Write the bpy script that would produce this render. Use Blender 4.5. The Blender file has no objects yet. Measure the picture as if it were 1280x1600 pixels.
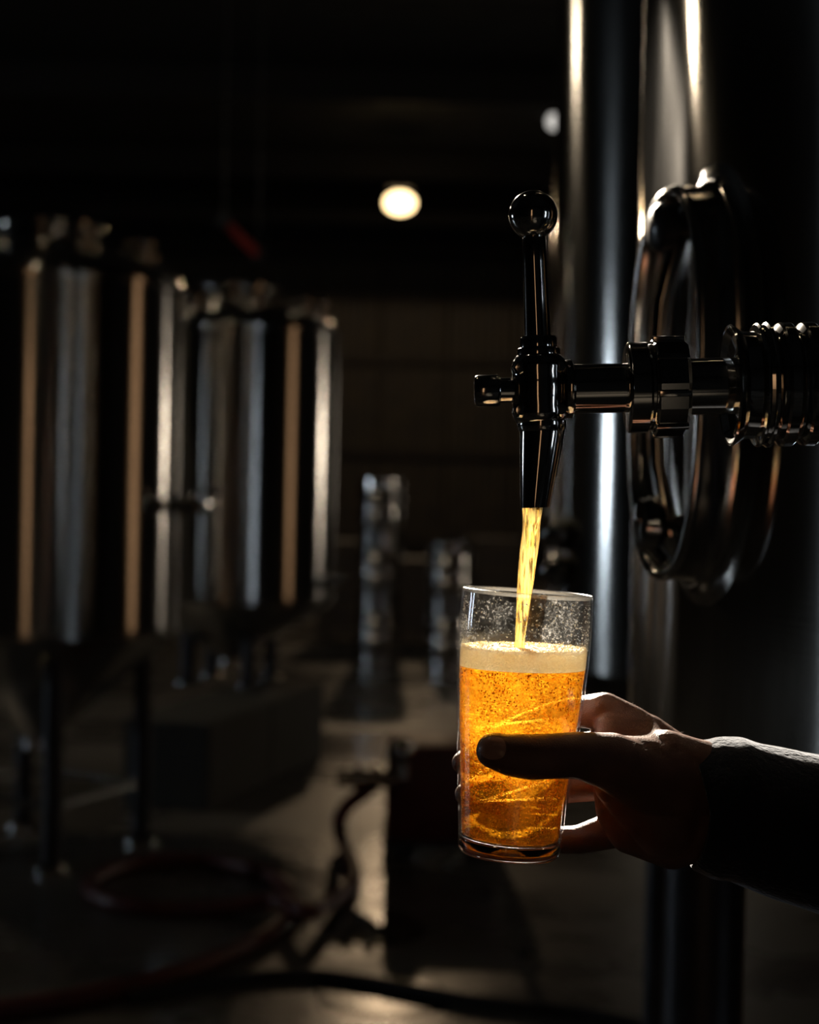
import bpy, bmesh, math, random
from mathutils import Vector, Matrix, noise
from mathutils.bvhtree import BVHTree

random.seed(7)
SC = bpy.context.scene
COL = SC.collection
PI = math.pi

# ---------------------------------------------------------------- camera
FPX = 2667.0                       # focal length in pixels of a 1280 x 1600 frame
CAM = Vector((0, 0, 1.5))
pitch = math.atan(-50 / FPX)
roll = math.radians(1.2)
F = Vector((0, math.cos(pitch), math.sin(pitch)))
R0 = Vector((1, 0, 0))
U0 = R0.cross(F)
R = R0 * math.cos(roll) + U0 * math.sin(roll)
U = U0 * math.cos(roll) - R0 * math.sin(roll)
cd = bpy.data.cameras.new('camera')
cam = bpy.data.objects.new('camera', cd)
COL.objects.link(cam)
cam.matrix_world = Matrix.Translation(CAM) @ Matrix((R, U, -F)).transposed().to_4x4()
cd.sensor_fit = 'HORIZONTAL'
cd.sensor_width = 24.0
cd.lens = 24.0 * FPX / 1280
cd.clip_start = 0.05
cd.dof.use_dof = True
D0 = 1.14
cd.dof.focus_distance = D0 - 0.01
cd.dof.aperture_fstop = 4.6
SC.camera = cam

# ---------------------------------------------------------------- world, exposure
w = bpy.data.worlds.new('world')
SC.world = w
w.use_nodes = True
w.node_tree.nodes['Background'].inputs[0].default_value = (0.5, 0.6, 0.8, 1)
w.node_tree.nodes['Background'].inputs[1].default_value = 0.02
vs = SC.view_settings
vs.view_transform = 'Standard'
vs.look = 'None'
vs.exposure = 0.0
vs.gamma = 1.0
vs.use_curve_mapping = False
SC.cycles.transparent_max_bounces = 32
SC.cycles.max_bounces = 14
SC.cycles.transmission_bounces = 14

# light levels (radiance of the windows, watts of the lamps)
KEY_W = 12500.0                      # spotlight behind the tap
HALL_W = 20.0                       # pendant over the left tanks
BULB_W = 115.0                       # far pendant
WIN = dict(behind=1.0, right_mid=0.7, right_near=6.0, right_far=30.0, left_low=26.0, left_high=0.2, far=1.5)
WARM, COOL, NEUT = (1.0, 0.58, 0.30), (0.72, 0.86, 1.0), (1.0, 0.86, 0.68)
KEY_POS = Vector((-0.62, 7.5, 3.9))

# ---------------------------------------------------------------- helpers
def H(px, py, d=0.0):
    """point seen at a pixel of the photograph, d metres behind the plane of the tap"""
    return CAM + (F + R * ((px - 640) / FPX) + U * ((800 - py) / FPX)) * (D0 + d)
def ray(px, py):
    return F + R * ((px - 640) / FPX) + U * ((800 - py) / FPX)
def at(px, py, Y):
    r = ray(px, py); return CAM + r * (Y / r.y)
def onfloor(px, py, z=0.0):
    r = ray(px, py); return CAM + r * ((z - CAM.z) / r.z)
K = D0 / FPX                        # metres per pixel in the plane of the tap

def frame(origin, deg_cw=0.0):
    """object frame aligned with the picture plane, turned clockwise"""
    a = math.radians(deg_cw)
    ex = R * math.cos(a) - U * math.sin(a)
    ez = U * math.cos(a) + R * math.sin(a)
    m = Matrix((ex, F, ez)).transposed().to_4x4()
    m.translation = origin
    return m

def mesh(name, verts, faces, smooth=True, sharp=40):
    me = bpy.data.meshes.new(name)
    me.from_pydata([tuple(v) for v in verts], [], faces)
    bm = bmesh.new(); bm.from_mesh(me)
    bmesh.ops.recalc_face_normals(bm, faces=bm.faces)
    bm.to_mesh(me); bm.free()
    if smooth:
        me.polygons.foreach_set('use_smooth', [True] * len(me.polygons))
        me.set_sharp_from_angle(angle=math.radians(sharp))
    return me
def link(name, me, mat, parent=None, label=None, kind=None):
    o = bpy.data.objects.new(name, me)
    COL.objects.link(o)
    if mat and not me.materials: me.materials.append(mat)
    if parent: o.parent = parent
    if label: o['label'] = label
    if kind: o['kind'] = kind
    return o
def thing(name, label, cat, m=None, group=None, kind=None):
    o = bpy.data.objects.new(name, None)
    COL.objects.link(o)
    o.empty_display_size = 0.05
    if m is not None:
        o.matrix_world = m if isinstance(m, Matrix) else Matrix.Translation(m)
    tag(o, label, cat, group, kind)
    return o
def tag(o, label=None, cat=None, group=None, kind=None):
    if label: o['label'] = label
    if cat: o['category'] = cat
    if group: o['group'] = group
    if kind: o['kind'] = kind
    return o

class MB:
    def __init__(s): s.v = []; s.f = []
    def add(s, v, f):
        n = len(s.v); s.v += [Vector(x) for x in v]; s.f += [tuple(i + n for i in q) for q in f]; return s
    def rings(s, rs, cap0=True, cap1=True, closed=True):
        n = len(rs[0]); v = [p for r in rs for p in r]; f = []
        for i in range(len(rs) - 1):
            for j in range(n if closed else n - 1):
                a = i * n + j; b = i * n + (j + 1) % n
                f.append((a, b, b + n, a + n))
        if cap0: f.append(tuple(range(n - 1, -1, -1)))
        if cap1: f.append(tuple((len(rs) - 1) * n + j for j in range(n)))
        return s.add(v, f)
    def lathe(s, prof, n=48, m=Matrix.Identity(4), cap0=True, cap1=True):
        """prof: (radius, height) along local z"""
        rs = [[m @ Vector((r * math.cos(2*PI*j/n), r * math.sin(2*PI*j/n), z)) for j in range(n)] for r, z in prof]
        return s.rings(rs, cap0, cap1)
    def tube(s, pts, rad, n=12, cap=True):
        pts = [Vector(p) for p in pts]
        if not hasattr(rad, '__len__'): rad = [rad] * len(pts)
        t = (pts[1] - pts[0]).normalized()
        u = t.orthogonal().normalized(); rs = []
        for i, p in enumerate(pts):
            t2 = (pts[min(i+1, len(pts)-1)] - pts[max(i-1, 0)]).normalized()
            u = (u - t2 * u.dot(t2)).normalized(); v = t2.cross(u)
            rs.append([p + (u * math.cos(2*PI*j/n) + v * math.sin(2*PI*j/n)) * rad[i] for j in range(n)])
        return s.rings(rs, cap, cap)
    def box(s, lo, hi, m=Matrix.Identity(4), bev=0.0):
        bm = bmesh.new(); bmesh.ops.create_cube(bm, size=1)
        lo = Vector(lo); hi = Vector(hi)
        for v in bm.verts:
            v.co = Vector(((lo[k] + hi[k]) / 2 + v.co[k] * (hi[k] - lo[k])) for k in range(3))
        if bev: bmesh.ops.bevel(bm, geom=list(bm.edges), offset=bev, segments=2, affect='EDGES', profile=0.5)
        bm.verts.index_update()
        v = [m @ x.co for x in bm.verts]; f = [tuple(x.index for x in q.verts) for q in bm.faces]
        bm.free(); return s.add(v, f)
    def sphere(s, c, r, n=16, squash=(1, 1, 1)):
        c = Vector(c); rs = []
        for i in range(1, n):
            a = PI * i / n
            rs.append([c + Vector((r*squash[0]*math.sin(a)*math.cos(2*PI*j/(2*n)), r*squash[1]*math.sin(a)*math.sin(2*PI*j/(2*n)), -r*squash[2]*math.cos(a))) for j in range(2*n)])
        return s.rings(rs)
    def capsule(s, p0, r0, p1, r1, n=20, h=6):
        p0 = Vector(p0); p1 = Vector(p1); t = (p1 - p0).normalized()
        u = t.orthogonal().normalized(); v = t.cross(u); rs = []
        def ring(c, r): return [c + (u*math.cos(2*PI*j/n) + v*math.sin(2*PI*j/n)) * r for j in range(n)]
        for i in range(1, h + 1):
            a = PI/2 * i / h; rs.append(ring(p0 - t * r0 * math.cos(a), r0 * math.sin(a)))
        for i in range(h):
            a = PI/2 * i / h; rs.append(ring(p1 + t * r1 * math.sin(a), r1 * math.cos(a)))
        return s.rings(rs)
    def build(s, name, mat, parent=None, label=None, kind=None, smooth=True, sharp=40):
        return link(name, mesh(name, s.v, s.f, smooth, sharp), mat, parent, label, kind)

def ico(bm_list, c, r, sub=1):
    pass
_bm = bmesh.new(); bmesh.ops.create_icosphere(_bm, subdivisions=1, radius=1); _bm.verts.index_update()
ICO_V = [v.co.copy() for v in _bm.verts]; ICO_F = [tuple(v.index for v in f.verts) for f in _bm.faces]; _bm.free()
def balls(items, squash=None):
    v = []; f = []
    for c, r in items:
        n = len(v); c = Vector(c)
        v += [c + q * r for q in ICO_V]; f += [tuple(i + n for i in t) for t in ICO_F]
    return v, f
def axis_x(m=Matrix.Identity(4)):
    """lathe axis z -> local +x"""
    return m @ Matrix.Rotation(PI/2, 4, 'Y')
def spline(pts, n=8):
    pts = [Vector(p) for p in pts]; out = []
    for i in range(len(pts) - 1):
        p0 = pts[max(i-1, 0)]; p1 = pts[i]; p2 = pts[i+1]; p3 = pts[min(i+2, len(pts)-1)]
        for k in range(n):
            t = k / n
            out.append(0.5 * ((2*p1) + (p2-p0)*t + (2*p0-5*p1+4*p2-p3)*t*t + (3*p1-p0-3*p2+p3)*t**3))
    out.append(pts[-1]); return out

# ---------------------------------------------------------------- materials
def M(name):
    m = bpy.data.materials.new(name); m.use_nodes = True
    nt = m.node_tree; nt.nodes.clear()
    out = nt.nodes.new('ShaderNodeOutputMaterial')
    def N(t, inputs=None, **kw):
        n = nt.nodes.new('ShaderNode' + t)
        for k, v in kw.items(): setattr(n, k, v)
        for k, v in (inputs or {}).items():
            if isinstance(v, bpy.types.NodeSocket): nt.links.new(v, n.inputs[k])
            else: n.inputs[k].default_value = v
        return n
    return m, N, (lambda s: nt.links.new(s, out.inputs[0]))
def c4(c): return (c[0], c[1], c[2], 1)
def ramp(N, fac, stops):
    n = N('ValToRGB', {0: fac}); cr = n.color_ramp
    while len(cr.elements) < len(stops): cr.elements.new(0.5)
    for e, (p, c) in zip(cr.elements, stops): e.position = p; e.color = c4(c)
    return n.outputs[0]
def coord(N, scale=(1, 1, 1), kind='Object'):
    t = N('TexCoord'); mp = N('Mapping', {0: t.outputs[kind], 'Scale': scale}); return mp.outputs[0]

def steel(name, col, rough=0.28, aniso=0.9, streak=True, nz=(3, 3, 0.6)):
    m, N, out = M(name)
    ns = N('TexNoise', {'Vector': coord(N, nz), 'Scale': 2.5, 'Detail': 6.0, 'Roughness': 0.65})
    rr = N('MapRange', {0: ns.outputs[0], 1: 0.3, 2: 0.75, 3: rough * 0.8, 4: rough * 1.3})
    fine = N('TexNoise', {'Vector': coord(N, (2, 2, 220)), 'Scale': 3.0, 'Detail': 3.0})
    bp = N('Bump', {'Height': fine.outputs[0], 'Strength': 0.03, 'Distance': 0.002})
    tg = N('Tangent', direction_type='RADIAL', axis='Z')
    p = N('BsdfPrincipled', {'Base Color': c4(col), 'Metallic': 1.0, 'Roughness': rr.outputs[0], 'Anisotropic': aniso,
                             'Anisotropic Rotation': 0.25, 'Tangent': tg.outputs[0], 'Normal': bp.outputs[0]})
    out(p.outputs[0]); return m
def simple(name, col, rough=0.5, metal=0.0, var=0.15, nscale=20, bump=0.0, spec=0.5, **kw):
    m, N, out = M(name)
    ns = N('TexNoise', {'Vector': coord(N), 'Scale': nscale, 'Detail': 5.0})
    c = ramp(N, ns.outputs[0], [(0.3, [x * (1 - var) for x in col]), (0.7, [min(1, x * (1 + var)) for x in col])])
    rr = N('MapRange', {0: ns.outputs[0], 1: 0.3, 2: 0.7, 3: rough * 0.85, 4: min(1, rough * 1.15)})
    ins = {'Base Color': c, 'Metallic': metal, 'Roughness': rr.outputs[0], 'Specular IOR Level': spec}
    ins.update(kw)
    if bump:
        b = N('Bump', {'Height': ns.outputs[0], 'Strength': bump, 'Distance': 0.01}); ins['Normal'] = b.outputs[0]
    p = N('BsdfPrincipled', ins); out(p.outputs[0]); return m
def glow(name, col, strength):
    m, N, out = M(name)
    ns = N('TexNoise', {'Vector': coord(N), 'Scale': 1.5})
    st = N('MapRange', {0: ns.outputs[0], 1: 0.3, 2: 0.7, 3: strength * 0.85, 4: strength * 1.15})
    out(N('Emission', {'Color': c4(col), 'Strength': st.outputs[0]}).outputs[0]); return m

STEEL = steel('brushed_steel', (0.60, 0.58, 0.55), 0.17, 0.95)
STEEL_A = steel('brushed_steel_large', (0.52, 0.49, 0.45), 0.105, 0.97)
STEEL_B = steel('brushed_steel_cold', (0.38, 0.37, 0.35), 0.14, 0.85)
POLISH = simple('polished_steel', (0.55, 0.53, 0.50), 0.14, 1.0, 0.05, 30)
CHROME = simple('chrome', (0.50, 0.48, 0.45), 0.09, 1.0, 0.04, 60)
DARKMETAL = simple('dark_metal', (0.05, 0.05, 0.055), 0.45, 0.6, 0.2, 15)
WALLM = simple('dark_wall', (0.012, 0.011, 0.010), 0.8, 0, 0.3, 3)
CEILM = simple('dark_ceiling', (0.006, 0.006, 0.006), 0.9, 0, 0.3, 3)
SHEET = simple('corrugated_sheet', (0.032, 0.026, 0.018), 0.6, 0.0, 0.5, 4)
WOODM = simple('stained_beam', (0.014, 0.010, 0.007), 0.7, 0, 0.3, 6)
RUBBER = simple('red_hose_rubber', (0.11, 0.022, 0.016), 0.45, 0, 0.3, 25)
BLACKRUB = simple('black_rubber', (0.02, 0.02, 0.022), 0.55, 0, 0.2, 25)
REDPAINT = simple('dark_red_paint', (0.10, 0.014, 0.010), 0.45, 0, 0.3, 12)
CONCBLOCK = simple('plinth_concrete', (0.06, 0.058, 0.05), 0.85, 0, 0.25, 8, 0.3)
GASKET = simple('door_gasket', (0.02, 0.02, 0.02), 0.6)
PLASTIC = simple('black_plastic', (0.012, 0.012, 0.013), 0.3)

def floor_mat():
    m, N, out = M('wet_concrete')
    co = coord(N)
    n1 = N('TexNoise', {'Vector': co, 'Scale': 0.9, 'Detail': 8.0, 'Roughness': 0.6})
    n2 = N('TexNoise', {'Vector': co, 'Scale': 14.0, 'Detail': 6.0, 'Roughness': 0.7})
    col = ramp(N, n1.outputs[0], [(0.3, (0.075, 0.067, 0.055)), (0.7, (0.16, 0.145, 0.12))])
    mx = N('MixRGB', {0: 0.5, 1: col, 2: n2.outputs[1]}, blend_type='OVERLAY')
    hsv = N('HueSaturation', {'Saturation': 0.55, 'Color': mx.outputs[0]})
    rr = N('MapRange', {0: n1.outputs[0], 1: 0.38, 2: 0.62, 3: 0.17, 4: 0.40})
    b = N('Bump', {'Height': n2.outputs[0], 'Strength': 0.10, 'Distance': 0.02})
    out(N('BsdfPrincipled', {'Base Color': hsv.outputs[0], 'Roughness': rr.outputs[0], 'Normal': b.outputs[0]}).outputs[0]); return m
FLOORM = floor_mat()

def glass_mat():
    m, N, out = M('clear_glass_wall')
    lw = N('LayerWeight', {'Blend': 0.5})
    pw = N('Math', {0: lw.outputs['Facing'], 1: 4.5}, operation='POWER')
    fr2 = N('MapRange', {0: pw.outputs[0], 1: 0.0, 2: 1.0, 3: 0.03, 4: 0.9})
    tr = N('BsdfTransparent', {'Color': (0.975, 0.98, 0.98, 1)})
    gl = N('BsdfGlossy', {'Color': (1, 1, 1, 1), 'Roughness': 0.10})
    ns = N('TexNoise', {'Vector': coord(N), 'Scale': 420.0, 'Detail': 4.0, 'Roughness': 0.75})
    big = N('TexNoise', {'Vector': coord(N), 'Scale': 45.0, 'Detail': 3.0})
    msk = N('MapRange', {0: big.outputs[0], 1: 0.45, 2: 0.68, 3: 0.0, 4: 0.30})
    sp_ = N('MapRange', {0: ns.outputs[0], 1: 0.56, 2: 0.72, 3: 0.02, 4: 1.0})
    sm = N('Math', {0: msk.outputs[0], 1: sp_.outputs[0]}, operation='MULTIPLY')   # smears and dried splashes
    df = N('BsdfTranslucent', {'Color': (0.9, 0.88, 0.84, 1)})
    a = N('MixShader', {0: fr2.outputs[0], 1: tr.outputs[0], 2: gl.outputs[0]})
    out(N('MixShader', {0: sm.outputs[0], 1: a.outputs[0], 2: df.outputs[0]}).outputs[0]); return m
GLASSW = glass_mat()
def rim_mat():
    m, N, out = M('glass_rim')
    lw = N('LayerWeight', {'Blend': 0.5})
    fr = N('MapRange', {0: lw.outputs['Facing'], 1: 0.0, 2: 1.0, 3: 0.04, 4: 0.5})
    tr = N('BsdfTransparent', {'Color': (0.95, 0.96, 0.96, 1)})
    tl = N('BsdfTranslucent', {'Color': (0.9, 0.87, 0.8, 1)})
    gl = N('BsdfGlossy', {'Color': (1, 1, 1, 1), 'Roughness': 0.18})
    a = N('MixShader', {0: 0.05, 1: tr.outputs[0], 2: tl.outputs[0]})
    out(N('MixShader', {0: fr.outputs[0], 1: a.outputs[0], 2: gl.outputs[0]}).outputs[0]); return m
RIMG = rim_mat()
def glassb():
    m, N, out = M('thick_glass_base')
    out(N('BsdfPrincipled', {'Base Color': (0.97, 0.97, 0.96, 1), 'Roughness': 0.02, 'IOR': 1.5, 'Transmission Weight': 1.0}).outputs[0]); return m
GLASSB = glassb()
def beer_mat():
    m, N, out = M('amber_beer')
    va = N('VolumeAbsorption', {'Color': (1.0, 0.66, 0.15, 1), 'Density': 5.0})
    m.node_tree.links.new(va.outputs[0], m.node_tree.nodes['Material Output'].inputs['Volume'])
    co = coord(N)
    n1 = N('TexNoise', {'Vector': co, 'Scale': 26.0, 'Detail': 4.0, 'Roughness': 0.55, 'Distortion': 0.6})
    v = N('TexVoronoi', {'Vector': co, 'Scale': 620.0})
    dots = N('MapRange', {0: v.outputs['Distance'], 1: 0.20, 2: 0.45, 3: 1.0, 4: 0.0})
    n2 = N('TexNoise', {'Vector': co, 'Scale': 90.0, 'Detail': 3.0})
    clus = N('MapRange', {0: n2.outputs[0], 1: 0.40, 2: 0.58, 3: 0.0, 4: 0.6})
    dc = N('Math', {0: dots.outputs[0], 1: clus.outputs[0]}, operation='MULTIPLY')
    base = N('MapRange', {0: n1.outputs[0], 1: 0.38, 2: 0.62, 3: 0.05, 4: 0.42})
    f = N('Math', {0: base.outputs[0], 1: dc.outputs[0]}, operation='ADD', use_clamp=True)
    tl = N('BsdfTranslucent', {'Color': (1.0, 0.60, 0.085, 1)})
    tr = N('BsdfTransparent', {'Color': (0.99, 0.72, 0.20, 1)})
    gl = N('BsdfGlossy', {'Color': (1, 0.9, 0.7, 1), 'Roughness': 0.08})
    rf = N('BsdfRefraction', {'Color': (0.99, 0.72, 0.20, 1), 'Roughness': 0.05, 'IOR': 1.33})
    t2 = N('MixShader', {0: 0.56, 1: tr.outputs[0], 2: rf.outputs[0]})
    a = N('MixShader', {0: f.outputs[0], 1: t2.outputs[0], 2: tl.outputs[0]})
    out(N('MixShader', {0: 0.03, 1: a.outputs[0], 2: gl.outputs[0]}).outputs[0]); return m
BEER = beer_mat()
def bubble_mat():
    m, N, out = M('gas_bubble')
    ns = N('TexNoise', {'Vector': coord(N), 'Scale': 300.0})
    c = ramp(N, ns.outputs[0], [(0.35, (1.0, 0.62, 0.12)), (0.65, (1.0, 0.88, 0.45))])
    tl = N('BsdfTranslucent', {'Color': c}); gl = N('BsdfGlossy', {'Color': (1, 0.9, 0.6, 1), 'Roughness': 0.2})
    df = N('BsdfDiffuse', {'Color': c})
    a = N('MixShader', {0: 0.15, 1: tl.outputs[0], 2: gl.outputs[0]})
    out(N('MixShader', {0: 0.12, 1: a.outputs[0], 2: df.outputs[0]}).outputs[0]); return m
BUBBLE = bubble_mat()
def foam_mat():
    m, N, out = M('beer_foam')
    co = coord(N)
    v = N('TexVoronoi', {'Vector': co, 'Scale': 700.0})
    ns = N('TexNoise', {'Vector': co, 'Scale': 60.0, 'Detail': 4.0})
    b = N('Bump', {'Height': v.outputs[0], 'Strength': 0.6, 'Distance': 0.0008})
    c = ramp(N, ns.outputs[0], [(0.3, (0.93, 0.80, 0.52)), (0.7, (0.98, 0.93, 0.76))])
    df = N('BsdfDiffuse', {'Color': c, 'Normal': b.outputs[0]})
    tl = N('BsdfTranslucent', {'Color': c, 'Normal': b.outputs[0]})
    gl = N('BsdfGlossy', {'Color': (1, 0.97, 0.9, 1), 'Roughness': 0.35, 'Normal': b.outputs[0]})
    a = N('MixShader', {0: 0.72, 1: df.outputs[0], 2: tl.outputs[0]})
    out(N('MixShader', {0: 0.06, 1: a.outputs[0], 2: gl.outputs[0]}).outputs[0]); return m
FOAM = foam_mat()
def stream_mat():
    m, N, out = M('pouring_beer')
    ns = N('TexNoise', {'Vector': coord(N, (9, 9, 0.8)), 'Scale': 45.0, 'Detail': 4.0, 'Distortion': 0.8})
    b = N('Bump', {'Height': ns.outputs[0], 'Strength': 0.5, 'Distance': 0.003})
    f = N('MapRange', {0: ns.outputs[0], 1: 0.45, 2: 0.56, 3: 0.03, 4: 0.9})
    tl = N('BsdfTranslucent', {'Color': (1.0, 0.88, 0.58, 1), 'Normal': b.outputs[0]})
    tr = N('BsdfTransparent', {'Color': (0.86, 0.52, 0.12, 1)})
    gl = N('BsdfGlossy', {'Color': (1, 0.93, 0.75, 1), 'Roughness': 0.12, 'Normal': b.outputs[0]})
    rf = N('BsdfRefraction', {'Color': (1, 0.8, 0.4, 1), 'Roughness': 0.1, 'IOR': 1.33, 'Normal': b.outputs[0]})
    a = N('MixShader', {0: f.outputs[0], 1: tr.outputs[0], 2: tl.outputs[0]})
    a2 = N('MixShader', {0: 0.25, 1: a.outputs[0], 2: rf.outputs[0]})
    lw = N('LayerWeight', {'Blend': 0.5, 'Normal': b.outputs[0]})
    pw = N('Math', {0: lw.outputs['Facing'], 1: 3.5}, operation='POWER')
    fr = N('MapRange', {0: pw.outputs[0], 1: 0.0, 2: 1.0, 3: 0.04, 4: 0.8})
    out(N('MixShader', {0: fr.outputs[0], 1: a2.outputs[0], 2: gl.outputs[0]}).outputs[0]); return m
STREAM = stream_mat()
def skin_mat():
    m, N, out = M('skin')
    co = coord(N)
    n1 = N('TexNoise', {'Vector': co, 'Scale': 45.0, 'Detail': 5.0})
    v = N('TexVoronoi', {'Vector': co, 'Scale': 650.0}, feature='DISTANCE_TO_EDGE')
    n2 = N('TexNoise', {'Vector': co, 'Scale': 160.0, 'Detail': 6.0, 'Roughness': 0.7})
    hh = N('Math', {0: v.outputs[0], 1: n2.outputs[0]}, operation='ADD')
    b = N('Bump', {'Height': hh.outputs[0], 'Strength': 0.35, 'Distance': 0.0012})
    c = ramp(N, n1.outputs[0], [(0.3, (0.13, 0.053, 0.031)), (0.7, (0.20, 0.094, 0.058))])
    out(N('BsdfPrincipled', {'Base Color': c, 'Roughness': 0.46, 'Subsurface Weight': 0.08, 'Subsurface Radius': (1.0, 0.3, 0.15),
                             'Subsurface Scale': 0.006, 'Normal': b.outputs[0]}).outputs[0]); return m
SKIN = skin_mat()
NAIL = simple('finger_nail', (0.48, 0.27, 0.20), 0.25, 0, 0.08, 80)
def cloth_mat():
    m, N, out = M('charcoal_fleece')
    co = coord(N)
    n = N('TexNoise', {'Vector': co, 'Scale': 260.0, 'Detail': 4.0})
    n1 = N('TexNoise', {'Vector': co, 'Scale': 14.0, 'Detail': 3.0})
    b = N('Bump', {'Height': n.outputs[0], 'Strength': 0.7, 'Distance': 0.002})
    c = ramp(N, n1.outputs[0], [(0.3, (0.014, 0.016, 0.021)), (0.7, (0.024, 0.027, 0.034))])
    out(N('BsdfPrincipled', {'Base Color': c, 'Roughness': 0.95, 'Sheen Weight': 0.55, 'Sheen Roughness': 0.4, 'Sheen Tint': (0.8, 0.85, 0.95, 1),
                             'Specular IOR Level': 0.1, 'Normal': b.outputs[0]}).outputs[0]); return m
CLOTH = cloth_mat()
FUZZ = simple('fleece_fibre', (0.34, 0.35, 0.38), 0.8)
HAIRM = simple('body_hair', (0.45, 0.30, 0.18), 0.5)
DENIM = simple('dark_trousers', (0.02, 0.022, 0.03), 0.9, 0, 0.2, 30)
LEATHER = simple('boot_leather', (0.03, 0.02, 0.014), 0.5)
HEADHAIR = simple('dark_hair', (0.025, 0.016, 0.01), 0.6, 0, 0.3, 60, 0.5)

# ---------------------------------------------------------------- room shell
XL, XR, YB, YF, ZT = -11.5, 5.2, -6.0, 26.0, 5.8
def struct(o): o['kind'] = 'structure'; return o
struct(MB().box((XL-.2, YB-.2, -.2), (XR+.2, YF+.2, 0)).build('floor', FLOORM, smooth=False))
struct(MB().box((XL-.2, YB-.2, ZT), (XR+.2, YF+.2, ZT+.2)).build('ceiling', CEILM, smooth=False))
# walls with window openings: (axis range, z range)
def wall(name, along, fixed, thick, a0, a1, holes, mat):
    """along 'x' or 'y'; the wall is cut into boxes around its openings"""
    mb = MB()
    def bx(s0, s1, z0, z1):
        if s1 - s0 < 1e-4 or z1 - z0 < 1e-4: return
        if along == 'x': mb.box((s0, min(fixed, fixed+thick), z0), (s1, max(fixed, fixed+thick), z1))
        else: mb.box((min(fixed, fixed+thick), s0, z0), (max(fixed, fixed+thick), s1, z1))
    cur = a0
    for s0, s1, z0, z1 in sorted(holes):
        bx(cur, s0, 0, ZT); bx(s0, s1, 0, z0); bx(s0, s1, z1, ZT); cur = s1
    bx(cur, a1, 0, ZT)
    return struct(mb.build(name, mat, smooth=False))
H_back = [(-1.6, -1.0, 0.05, 3.7)]
H_right = [(-2.7, -2.0, 0.3, 3.0), (6.4, 7.1, 0.3, 3.5), (11.9, 12.5, 1.55, 2.15)]
H_left = [(7.1, 8.0, 1.15, 2.3)]
H_far = [(-9.2, -8.5, 0.5, 4.2), (4.0, 4.9, 0.9, 3.3)]
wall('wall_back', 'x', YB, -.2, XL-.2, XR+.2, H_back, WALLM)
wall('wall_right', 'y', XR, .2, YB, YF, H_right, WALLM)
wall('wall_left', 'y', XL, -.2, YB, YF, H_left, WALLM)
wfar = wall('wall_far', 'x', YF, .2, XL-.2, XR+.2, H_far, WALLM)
_wn = [0]
def window(along, fixed, out_dir, hole, col, strength, nx, nz):
    _wn[0] += 1
    s0, s1, z0, z1 = hole
    def B(a0, a1, c0, c1, t0, t1):
        p, q = fixed + out_dir * t0, fixed + out_dir * t1
        if along == 'x': return (a0, min(p, q), c0), (a1, max(p, q), c1)
        return (min(p, q), a0, c0), (max(p, q), a1, c1)
    e = bpy.data.objects.new('window_%d' % _wn[0], None); COL.objects.link(e); e['kind'] = 'structure'
    e['label'] = 'daylit window in the brewery wall'
    fm = MB(); t = 0.05
    fm.box(*B(s0, s0+t, z0, z1, .02, .1)); fm.box(*B(s1-t, s1, z0, z1, .02, .1))
    fm.box(*B(s0+t, s1-t, z0, z0+t, .02, .1)); fm.box(*B(s0+t, s1-t, z1-t, z1, .02, .1))
    fm.build('window_frame', DARKMETAL, e, smooth=False)
    g = glow('window_light_%d' % _wn[0], col, strength)
    for i in range(nx):
        for k in range(nz):
            a0 = s0 + t + (s1-s0-2*t) * i / nx; a1 = s0 + t + (s1-s0-2*t) * (i+1) / nx
            c0 = z0 + t + (z1-z0-2*t) * k / nz; c1 = z0 + t + (z1-z0-2*t) * (k+1) / nz
            MB().box(*B(a0+.01, a1-.01, c0+.01, c1-.01, .06, .075)).build('pane', g, e, smooth=False)
    return e
window('x', YB, -1, H_back[0], WARM, WIN['behind'], 1, 2)
window('y', XR, 1, H_right[0], COOL, WIN['right_near'], 1, 2)
window('y', XR, 1, H_right[1], WARM, WIN['right_mid'], 1, 2)
window('y', XR, 1, H_right[2], NEUT, WIN['right_far'], 1, 1)
window('y', XL, -1, H_left[0], COOL, WIN['left_low'], 1, 1)
window('x', YF, 1, H_far[0], WARM, WIN['left_high'], 1, 2)
window('x', YF, 1, H_far[1], NEUT, WIN['far'], 1, 2)

# corrugated sheets and rails on the far wall
def corrugated(wd, ht):
    n = 40; v = []; f = []
    for layer in (0, 0.004):
        for j in range(n + 1):
            x = -wd/2 + wd * j / n; y = -0.02 - layer - 0.012 * math.cos(2*PI*j/5)
            v += [(x, y, 0), (x, y, ht)]
    m2 = 2 * (n + 1)
    for j in range(n):
        a = 2*j; f += [(a, a+2, a+3, a+1), (m2+a, m2+a+1, m2+a+3, m2+a+2)]
    return mesh('panel', v, f, True, 60)
cor = corrugated(0.98, 4.2)
for i in range(9):
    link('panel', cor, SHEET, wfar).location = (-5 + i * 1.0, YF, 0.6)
tn = 0
for z in (0.5, 1.9, 3.3, 4.3, 5.0):
    tn += 1
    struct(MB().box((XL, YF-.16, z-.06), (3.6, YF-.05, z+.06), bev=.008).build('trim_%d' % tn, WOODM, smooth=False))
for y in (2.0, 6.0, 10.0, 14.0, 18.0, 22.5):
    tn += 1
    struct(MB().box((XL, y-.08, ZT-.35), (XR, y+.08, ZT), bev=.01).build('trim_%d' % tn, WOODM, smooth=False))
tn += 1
struct(MB().box((-4.5, 23.0, 4.95), (3.0, 23.12, 5.1), bev=.01).build('trim_%d' % tn, WOODM, smooth=False))

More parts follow.
